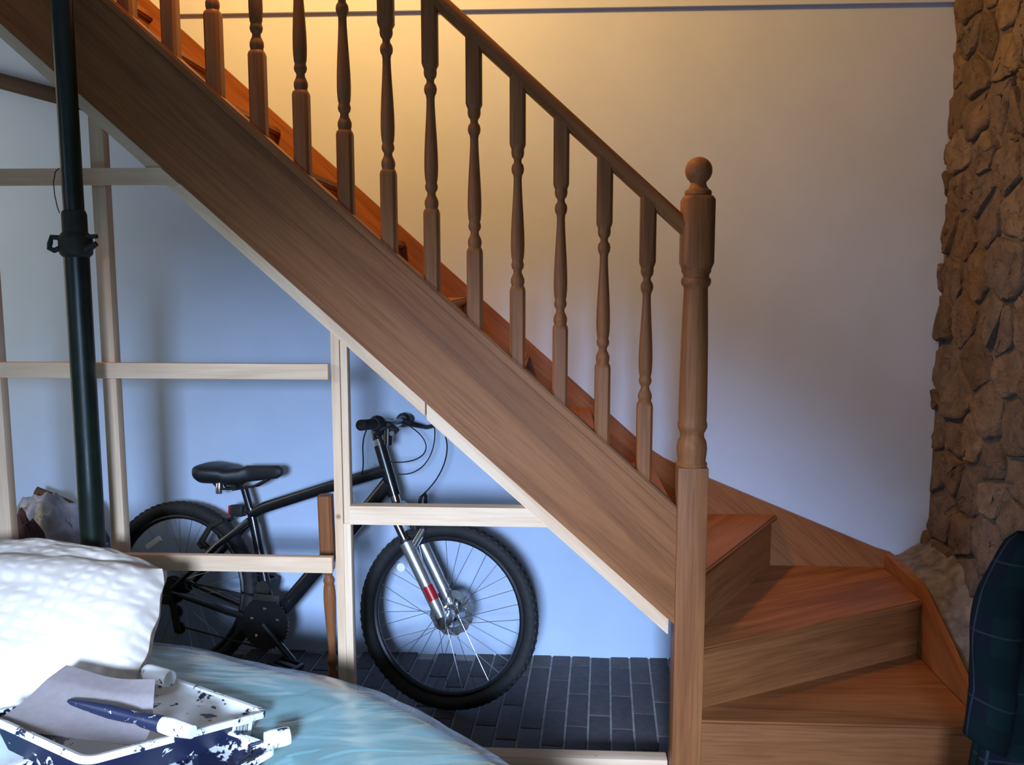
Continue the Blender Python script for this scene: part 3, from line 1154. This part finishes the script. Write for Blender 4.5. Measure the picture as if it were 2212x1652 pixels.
# saddle
sd_ = MB()
def saddle(u, v_):
    s_ = u                       # 0 back .. 1 nose
    wdt = .078 * (1 - min(1, s_ * 1.75) ** 1.6) + .021 * (1 - .25 * s_)
    ang = 2 * math.pi * v_
    ht = .028 - .006 * s_
    if s_ < .04:
        wdt *= .86; ht *= .8
    if s_ > .95:
        wdt *= .7; ht *= .65
    zc = .742 + .022 * (s_ - .35) * (1 if s_ > .35 else -.8) - (.010 if .3 < s_ < .55 else 0) * .6
    zz = math.sin(ang)
    drop = 0
    if zz < 0:
        drop = -.022 * (1 - s_) * (-zz)
    return (-.945 + s_ * .305, wdt * math.cos(ang), zc + ht * (abs(zz) ** .7) * (1 if zz > 0 else -1) + drop)
sd_.grid(20, 24, saddle)
sd_.f.append(tuple(21 * j for j in range(24))); sd_.sm.append(False)
sd_.f.append(tuple(21 * j + 20 for j in range(24))[::-1]); sd_.sm.append(False)
so = bpart(sd_, 'saddle', 'black_plastic', angle=50)
bpart(MB().tube([Vector((-.748, 0, .585)), Vector((-.789, 0, .695))], .0135, 14), 'seat_post', 'chrome').data.materials[0] = M['black_paint']
rl = MB()
for s2 in (-1, 1):
    rl.tube([Vector((-.905, .03 * s2, .715)), Vector((-.875, .024 * s2, .683)), Vector((-.80, .020 * s2, .688)), Vector((-.74, .018 * s2, .700)), Vector((-.69, .010 * s2, .728))], .0042, 8)
rl.tube([Vector((-.815, -.026, .692)), Vector((-.815, .026, .692))], .012, 10)
bpart(rl, 'saddle_rail', 'dark_steel', so)
MBsp = MB().lathe([(.012, 0), (.013, .01), (.013, .05), (.010, .055)], 12, T(-.868, -.03, .668))
bpart(MBsp, 'saddle_spring', 'chrome', so)
lt = MB().box(-.832, -.782, -.018, .018, .588, .628, .006)
lo_ = bpart(lt, 'rear_lamp', 'black_plastic')
bpart(MB().box(-.840, -.830, -.016, .016, .590, .626, .003), 'lens', 'red_plastic', lo_)
# cranks
cr = MB()
cr.lathe([(.012, .052), (.086, .052), (.088, .054), (.086, .056), (.012, .056)], 40, T(*BB) @ QX)
for k in range(40):
    a = 2 * math.pi * k / 40
    cr.box(-.003, .004, -.0565, -.0515, -.003, .003, 0, T(*BB) @ RY(-a) @ T(.088, 0, 0))
cro = bpart(cr, 'chainring', 'black_paint')
for k in range(5):
    a = 2 * math.pi * k / 5 + .35
    bpart(MB().lathe([(.0055, .056), (.006, .060), (.004, .062)], 10, T(BB.x + .052 * math.cos(a), 0, BB.z + .052 * math.sin(a)) @ QX), 'chainring_bolt', 'chrome', cro)
cdir = Vector((.105, 0, -.092)).normalized()
crk = MB().tube([BB + Vector((0, -.066, 0)), BB + Vector((0, -.070, 0)) + cdir * .08, BB + Vector((0, -.076, 0)) + cdir * .165], [.015, .011, .0125], 10)
bpart(crk, 'crank_arm', 'black_paint')
crk = MB().tube([BB + Vector((0, .066, 0)), BB + Vector((0, .070, 0)) - cdir * .08, BB + Vector((0, .076, 0)) - cdir * .165], [.015, .011, .0125], 10)
bpart(crk, 'crank_arm', 'black_paint')
for sd in (-1, 1):
    pc = BB + Vector((0, .125 * sd, 0)) - cdir * .165 * sd
    pm_ = T(*pc) @ RY(R(12))
    pdl = MB().box(-.048, -.034, -.040, .040, -.011, .011, .003, pm_).box(.034, .048, -.040, .040, -.011, .011, .003, pm_).box(-.04, .04, -.044, -.034, -.011, .011, .003, pm_).box(-.04, .04, .034, .044, -.011, .011, .003, pm_).box(-.04, .04, -.012, .012, -.009, .009, .003, pm_)
    bpart(pdl, 'pedal', 'black_plastic')
# chain and derailleur
ch = MB()
ch.tube([BB + Vector((.0, -.054, .086)), RH + Vector((0, -.048, .040))], .0035, 6)
ch.tube([BB + Vector((-.02, -.054, -.084)), RH + Vector((.03, -.048, -.125))], .0035, 6)
ch.tube([RH + Vector((.03, -.048, -.125)), RH + Vector((.0, -.048, -.06)), RH + Vector((.04, -.048, -.01))], .0035, 6)
bpart(ch, 'chain', 'dark_steel')
dr = MB().box(-.014, .014, -.062, -.050, -.15, -.045, .004, T(*RH) @ RY(R(-14)))
dr.lathe([(.022, .045), (.022, .052)], 16, T(RH.x + .022, 0, RH.z - .075) @ QX).lathe([(.022, .045), (.022, .052)], 16, T(RH.x + .036, 0, RH.z - .132) @ QX)
dr.box(-.03, .02, -.085, -.062, -.045, -.012, .005, T(*RH))
bpart(dr, 'rear_derailleur', 'dark_steel')
# kick stand free; bottle cage bosses: front derailleur clamp
bpart(MB().tube([Vector((-.690, -.02, .345)), Vector((-.690, .02, .345))], .026, 14).box(-.70, -.60, -.060, -.050, .312, .335, .003), 'front_derailleur', 'dark_steel')

# ---------------------------------------------------------------- sack and bundle at the far left
def blob(name, mat, cx, cy, cz, ax_, ay_, az_, seed, amp, parent=None, n_=26, sq=2.4):
    mb = MB()
    def fn(u, v_):
        a = 2 * math.pi * u
        b = -math.pi / 2 + math.pi * v_
        d = Vector((math.cos(b) * math.cos(a), math.cos(b) * math.sin(a), math.sin(b)))
        k = (abs(d.x) ** sq + abs(d.y) ** sq + abs(d.z) ** sq) ** (-1 / sq)
        r_ = k * (1 + amp * noise.noise(d * 2.3 + Vector((seed, 0, 0))) + amp * .5 * noise.noise(d * 6 + Vector((0, seed, 0))))
        p = Vector((cx + ax_ * d.x * r_, cy + ay_ * d.y * r_, cz + az_ * d.z * r_))
        p.z = max(p.z, cz - az_ * .93)
        return p
    mb.grid(n_ * 2, n_, fn)
    return mb.build(name, mat, parent, T(cx, cy, cz - az_ * .93), 60)


tag(blob('plastic_sack', 'sack_plastic', -1.80, 2.93, .31, .20, .15, .335, 3.1, .2), 'crumpled grey plastic sack slumped behind the frame at the left', 'sack')
tag(blob('cloth_bundle', 'brown_cloth', -1.70, 2.60, .32, .085, .10, .345, 8.4, .2), 'dark red-brown cloth bundle in front of the grey sack', 'cloth')
st_ = MB().tube([(-1.90, 3.02, .66), (-1.80, 3.04, .61), (-1.70, 3.06, .545)], .016, 10)
tag(st_.build('wooden_stick', 'chairwood_z'), 'brown wooden stick leaning down to the right behind the sack', 'stick')

# ---------------------------------------------------------------- wrapped mattress in the foreground
outline = [(-2.3, 2.05), (-1.6, 2.06), (-1.25, 2.065), (-1.02, 2.05), (-.86, 2.02), (-.70, 1.955), (-.54, 1.895), (-.41, 1.83), (-.29, 1.745), (-.18, 1.64), (-.10, 1.56), (-.03, 1.45), (.02, 1.30), (.045, 1.12), (.05, .95), (.03, .78), (-.05, .66), (-.25, .60), (-.8, .58), (-1.6, .58), (-2.3, .58)]


def resample(pl_, n_):
    seg = []
    L = 0
    for i in range(len(pl_)):
        a, b = Vector(pl_[i]), Vector(pl_[(i + 1) % len(pl_)])
        seg.append((L, a, b, (b - a).length))
        L += (b - a).length
    out = []
    for k in range(n_):
        d = L * k / n_
        for l0, a, b, ln in seg:
            if l0 <= d <= l0 + ln:
                out.append(a + (b - a) * ((d - l0) / ln))
                break
    return out


MZ = .485
def mattress(name, mat, grow, seed, wr):
    ring = resample(outline, 140)
    n_ = len(ring)
    cen = Vector((-1.0, 1.35))
    rings = []
    # (inset, height)
    prof_ = [(0.01, .02), (-.01, .06), (-.030, .20), (-.034, .38), (-.030, .44), (-.020, .474), (-.006, .495), (.014, .508), (.05, .515), (.12, .516), (.24, .514), (.40, .510), (.62, .505)]
    for ins, hh in prof_:
        rg = []
        for p in ring:
            d = (cen - p)
            dist = d.length
            q = p + d.normalized() * min(ins, dist * .98) - d.normalized() * grow
            w_ = wr * noise.noise(Vector((q.x * 3.5 + seed, q.y * 3.5, hh * 4))) + wr * .6 * noise.noise(Vector(((q.x * .8 + q.y * .6) * 5, (q.x * .6 - q.y * .8) * 16 + seed, hh * 3)))
            lift = -.030 * math.exp(-((q.x + .68) ** 2 + (q.y - 1.42) ** 2) / .06)
            rg.append((q.x - d.normalized().x * w_ * (hh < .46), q.y - d.normalized().y * w_ * (hh < .46), hh + (grow + w_ + lift if hh > .40 else 0)))
        rings.append(rg)
    mb = MB()
    v_ = [p for rg in rings for p in rg]
    f_ = [(i * n_ + k, (i + 1) * n_ + k, (i + 1) * n_ + (k + 1) % n_, i * n_ + (k + 1) % n_) for i in range(len(rings) - 1) for k in range(n_)]
    f_ = [tuple(reversed(q)) for q in f_]
    f_.append(tuple((len(rings) - 1) * n_ + k for k in range(n_)))
    mb.add(v_, f_, True)
    return mb


mat_root = thing('wrapped_mattress', (-1.0, 1.35, 0), 'teal mattress wrapped in shiny clear plastic in the foreground', 'mattress')
mattress('mattress_body', 'teal_fabric', 0, 1.0, .003).build('mattress_body', 'teal_fabric', mat_root, T(-1, 1.35, 0), 60)
mattress('plastic_wrap', 'clear_plastic', .011, 4.0, .006).build('plastic_wrap', 'clear_plastic', mat_root, T(-1, 1.35, 0), 180)


# ---------------------------------------------------------------- pillows
def pillow(name, mw, wdt, hgt, thk, seed, label):
    mb = MB()
    N = 44
    def face(sgn):
        def fn(u, v_):
            x = 2 * u - 1
            y = 2 * v_ - 1
            t_ = ((1 - abs(x) ** 2.6) * (1 - abs(y) ** 2.6)) ** .55 if abs(x) < 1 and abs(y) < 1 else 0
            pin = 1 - .10 * (1 - abs(x) ** 2) * abs(y) ** 3
            pin2 = 1 - .10 * (1 - abs(y) ** 2) * abs(x) ** 3
            wr = .010 * noise.noise(Vector((x * 2.2 + seed, y * 2.2, sgn))) + .006 * noise.noise(Vector((x * 7 + y * 3, y * 6 + seed, sgn * 2)))
            edge = max(abs(x), abs(y)) ** 6
            rip = .006 * edge * math.sin(18 * x + 14 * y)
            xr = x * math.sqrt(1 - .30 * y * y)
            yr = y * math.sqrt(1 - .30 * x * x)
            q = Vector((xr * wdt / 2 * pin2, yr * hgt / 2 * pin, sgn * (thk / 2 * t_ + wr * min(1, t_ * 2)) + rip))
            q = mw @ q
            q.z = max(q.z, .522)
            return q
        return fn
    mb.grid(N, N, face(1))
    g2 = MB().grid(N, N, face(-1))
    mb.add(g2.v, [tuple(reversed(q)) for q in g2.f], True)
    o = mb.build(name, 'pillow_cotton', None, mw, 70)
    tag(o, label, 'pillow')
    return o


pillow('pillow', T(-1.26, 1.785, .632) @ RZ(R(-3)) @ RX(R(46)), .84, .44, .25, 2.0, 'plump cream pillow glaring white in the daylight behind the paint tray')
pillow('pillow', T(-1.235, 1.93, .668) @ RZ(R(-7)) @ RX(R(24)), .66, .30, .27, 5.0, 'shaded cream pillow with its corner sticking out behind the bright one')

# ---------------------------------------------------------------- paint trays
A_ = Vector((-.577, 1.655, .552)); B_ = Vector((-.753, 1.293, .648))
ex = Vector((.886, -.464, 0)).normalized()          # along the short end, to the right
ey = (A_ - B_)
LY = ey.length
ey.normalize()
ey = (ey - ex * ey.dot(ex)).normalized()
ez = ex.cross(ey)


def tray(name, org, ex, ey, W, L, D, label, mats):
    ez = ex.cross(ey)
    mw = Matrix(((ex.x, ey.x, ez.x, org.x), (ex.y, ey.y, ez.y, org.y), (ex.z, ey.z, ez.z, org.z), (0, 0, 0, 1)))
    root = thing(name, None, label, 'paint tray', mw=mw)

    def part(mb, nm_, mat, par=None, angle=40):
        me = mb.mesh(nm_, mat, angle)
        o = bpy.data.objects.new(nm_, me)
        C.objects.link(o)
        o.parent = par or root
        return o

    def rr(x0, x1, y0, y1, z, r_, n_=5):
        out = []
        for cx_, cy_, a0 in ((x1 - r_, y0 + r_, -90), (x1 - r_, y1 - r_, 0), (x0 + r_, y1 - r_, 90), (x0 + r_, y0 + r_, 180)):
            for k in range(n_ + 1):
                a = R(a0 + 90 * k / n_)
                out.append((cx_ + r_ * math.cos(a), cy_ + r_ * math.sin(a), z))
        return out

    def skin(rings):
        n_ = len(rings[0])
        return [p for r_ in rings for p in r_], [(i * n_ + k, i * n_ + (k + 1) % n_, (i + 1) * n_ + (k + 1) % n_, (i + 1) * n_ + k) for i in range(len(rings) - 1) for k in range(n_)]
    # origin: right far corner of the rim; x to -W, y to -L
    x0, x1, y0, y1 = -W, 0, -L, 0
    v_, f_ = skin([rr(x0 + .030, x1 - .030, y0 + .036, y1 - .020, -D, .02), rr(x0 + .012, x1 - .012, y0 + .012, y1 - .010, -.012, .02), rr(x0 + .008, x1 - .008, y0 + .008, y1 - .008, -.002, .02)])
    ou = MB().add(v_, f_, True)
    n_ = 24
    ou.f.append(tuple(range(n_))[::-1]); ou.sm.append(False)
    part(ou, 'outer_wall', mats[0])
    # ramp: deep at the near end
    def deep(y): return -D + .006 + (y - y0) / L * (D * .62)
    a = rr(x0 + .034, x1 - .034, y0 + .040, y1 - .030, 0, .018)
    a = [(p[0], p[1], deep(p[1])) for p in a]
    b = rr(x0 + .011, x1 - .011, y0 + .012, y1 - .011, -.003, .019)
    v_, f_ = skin([a, b])
    inn = MB().add(v_, [tuple(reversed(q)) for q in f_], True)
    inn.f.append(tuple(range(n_))); inn.sm.append(False)
    part(inn, 'inner_well', mats[1])
    v_, f_ = skin([rr(x0 + .012, x1 - .012, y0 + .012, y1 - .012, -.004, .018), rr(x0 + .011, x1 - .011, y0 + .011, y1 - .011, .001, .019), rr(x0 + .002, x1 - .002, y0 + .002, y1 - .002, .002, .024), rr(x0, x1, y0, y1, -.002, .025), rr(x0, x1, y0, y1, -.010, .025), rr(x0 + .006, x1 - .006, y0 + .006, y1 - .006, -.010, .023)])
    part(MB().add(v_, f_, True), 'rim', mats[2])
    return root, part, mw


TW = .312
tr1, tpart, TMW = tray('paint_tray', A_, ex, ey, TW, LY, .062, 'navy paint tray caked in white paint with a paper sheet and brush lying in it', ('tray_side', 'tray_heavy', 'tray_rim'))
stk = tpart(MB().box(-.0145, -.0125, -.085, -.035, -.050, -.014, 0), 'price_sticker', 'sticker')
# printed bars on the sticker
sb = MB()
for i, wd in enumerate((.0020, .0010, .0015, .0010, .0022, .0010, .0015, .0020)):
    y0 = -.078 + i * .0042
    sb.box(-.0124, -.0118, y0, y0 + wd, -.034, -.018)
tpart(sb, 'barcode', 'print_ink', stk)
ex2 = Vector((.90, -.436, 0)).normalized()
ey2 = Vector((.436, .90, -.06)).normalized()
ey2 = (ey2 - ex2 * ey2.dot(ex2)).normalized()
tray('paint_tray', Vector((-.520, 1.535, .545)), ex2, ey2, .36, .42, .055, 'lower paint tray splashed with white under the first tray', ('tray_side', 'tray_splash', 'tray_rim'))

# sheet of paper curling in the tray
def inT(x, y, z):
    return TMW @ Vector((x, y, z))


ps = MB()
def sheet(u, v_):
    # u: left to right, v: near to far; the far edge curls up over the tray rim
    p00, p10, p01, p11 = Vector((-1.015, 1.415, .637)), Vector((-.715, 1.384, .626)), Vector((-.955, 1.579, .672)), Vector((-.765, 1.552, .662))
    p = (p00 * (1 - u) + p10 * u) * (1 - v_) + (p01 * (1 - u) + p11 * u) * v_
    sag = -.020 * math.sin(math.pi * min(1, v_ * 1.35)) * (.4 + .6 * u)
    p.z += sag + .006 * math.sin(5 * u + 2 * v_) * v_
    p.x += .012 * math.sin(math.pi * v_) * (u > .5) * (u - .5)
    return p
ps.grid(24, 24, sheet)
g2 = MB().grid(24, 24, lambda u, v_: Vector(sheet(u, v_)) + Vector((0, 0, -.0012)))
ps.add(g2.v, [tuple(reversed(q)) for q in g2.f], True)
tag(ps.build('paper_sheet', 'paper', None, T(-.87, 1.48, .63), 60), 'curled greyish brown paper sheet lying in the upper paint tray', 'paper')
# filling knife / brush lying on the paper
def tray_tool():
    root = thing('paint_brush', (-.76, 1.455, .635), 'navy handled paint brush with white paint spots lying on the paper', 'brush')
    h0, h1 = Vector((-.902, 1.490, .650)), Vector((-.752, 1.452, .640))
    d = (h1 - h0)
    MB().tube([h0, h0 + d * .06, h0 + d * .3, h0 + d * .62, h0 + d * .85, h0 + d], [.003, .0062, .0098, .0128, .0120, .0100], 12).build('handle', 'handle_splash', root, T(*h0))
    h2 = h1 + d * .34
    MB().tube([h1 - d * .02, h1 + d * .08, h2], [.0100, .0135, .0150], 12).build('ferrule', 'handle_splash', root, T(*h1))
    MB().tube([h2 - d * .01, h2 + d * .15, h2 + d * .42], [.0140, .0160, .0115], 12).build('bristles', 'tray_rim', root, T(*h2))
    return root
tray_tool()
# small paint roller at the far corner
def roller(pos, ang, ln, label):
    root = thing('paint_roller', pos, label, 'paint roller')
    m = T(*pos) @ RZ(ang)
    MB().lathe([(.008, 0), (.0165, .002), (.018, .012), (.018, ln - .012), (.0165, ln - .002), (.008, ln)], 18, m @ RY(R(90))).build('sleeve', 'tray_rim', root, m)
    MB().tube([m @ Vector((-.002, 0, 0)), m @ Vector((-.028, 0, -.002)), m @ Vector((-.034, -.028, -.004)), m @ Vector((-.060, -.060, .004))], .0034, 8).build('wire_frame', 'handle_splash', root, m)
    return root
roller(tuple(Vector((-.875, 1.735, .592))), R(-24), .075, 'small paint roller crusted with white at the far corner of the tray')
roller(tuple(Vector((-.555, 1.548, .548))), R(30), .05, 'little roller end crusted with white beside the lower tray')

# ---------------------------------------------------------------- chair with a tartan coat
ch_ = thing('dining_chair', (1.17, 1.80, 0), 'brown wooden chair mostly hidden under the tartan coat', 'chair')
for (x_, y_) in ((1.10, 1.945), (1.31, 1.945)):
    MB().box(x_ - .017, x_ + .017, y_ - .017, y_ + .017, 0, .86, .004).build('leg', 'chairwood_z', ch_)
for (x_, y_) in ((1.12, 1.56), (1.31, 1.56)):
    MB().box(x_ - .017, x_ + .017, y_ - .017, y_ + .017, 0, .43, .004).build('leg', 'chairwood_z', ch_)
MB().box(1.10, 1.34, 1.54, 1.92, .43, .455, .006).build('seat', 'chairwood_z', ch_)
MB().box(1.11, 1.30, 1.936, 1.954, .60, .84, .006).build('backrest', 'chairwood_z', ch_)

coat = thing('tartan_coat', (1.17, 1.95, .86), 'dark navy and green tartan coat hanging over the chair by the stone wall', 'coat')


def cloth_part(name, fn, nu, nv, us, vs_):
    mb = MB().grid(nu, nv, fn)
    me = mb.mesh(name, 'tartan_wool', 75)
    uv = me.uv_layers.new(name='UVMap')
    for p in me.polygons:
        for li, vi in zip(p.loop_indices, p.vertices):
            j, i = divmod(vi, nu + 1)
            uv.data[li].uv = (i / nu * us, j / nv * vs_)
    o = bpy.data.objects.new(name, me)
    C.objects.link(o)
    o.parent = coat
    o.matrix_parent_inverse = WORLD[coat.name].inverted()
    sol = o.modifiers.new('thick', 'SOLIDIFY')
    sol.thickness = .004
    return o


def body(u, v_):
    a = 2 * math.pi * u
    z = .905 - .74 * v_
    k = min(1, v_ / .10) ** .5
    hw = (.155 + .045 * min(1, v_ * 1.2)) * k
    hd_ = (.045 + .035 * min(1, v_ * 1.5)) * k
    fold = 1 + .05 * v_ * math.sin(7 * a + 2) + .03 * v_ * math.sin(13 * a)
    return (1.160 + hw * .92 * math.cos(a) * fold - .01 * v_, 1.945 + hd_ * math.sin(a) * fold, z - (.02 * math.cos(a) ** 2))


cloth_part('coat_body', body, 64, 28, .9, .74)


def sleeve(u, v_):
    a = 2 * math.pi * u
    p0, p1 = Vector((1.035, 1.915, .872)), Vector((.962, 1.885, .398))
    c_ = p0 + (p1 - p0) * v_ + Vector((-.022 * math.sin(math.pi * min(1, v_ * 1.3)), 0, 0))
    hw = .028 + .030 * min(1, v_ * 3.5) - .016 * v_
    hd_ = .022 + .016 * min(1, v_ * 4)
    k = min(1, (v_ + .015) * 18) ** .5
    fold = 1 + .06 * math.sin(v_ * 17 + 3 * math.sin(a)) * .6
    return (c_.x + hw * k * math.cos(a) * fold, c_.y + hd_ * k * math.sin(a) * fold, c_.z - .02 * math.cos(a) * v_)


cloth_part('sleeve', sleeve, 32, 26, .36, .48)
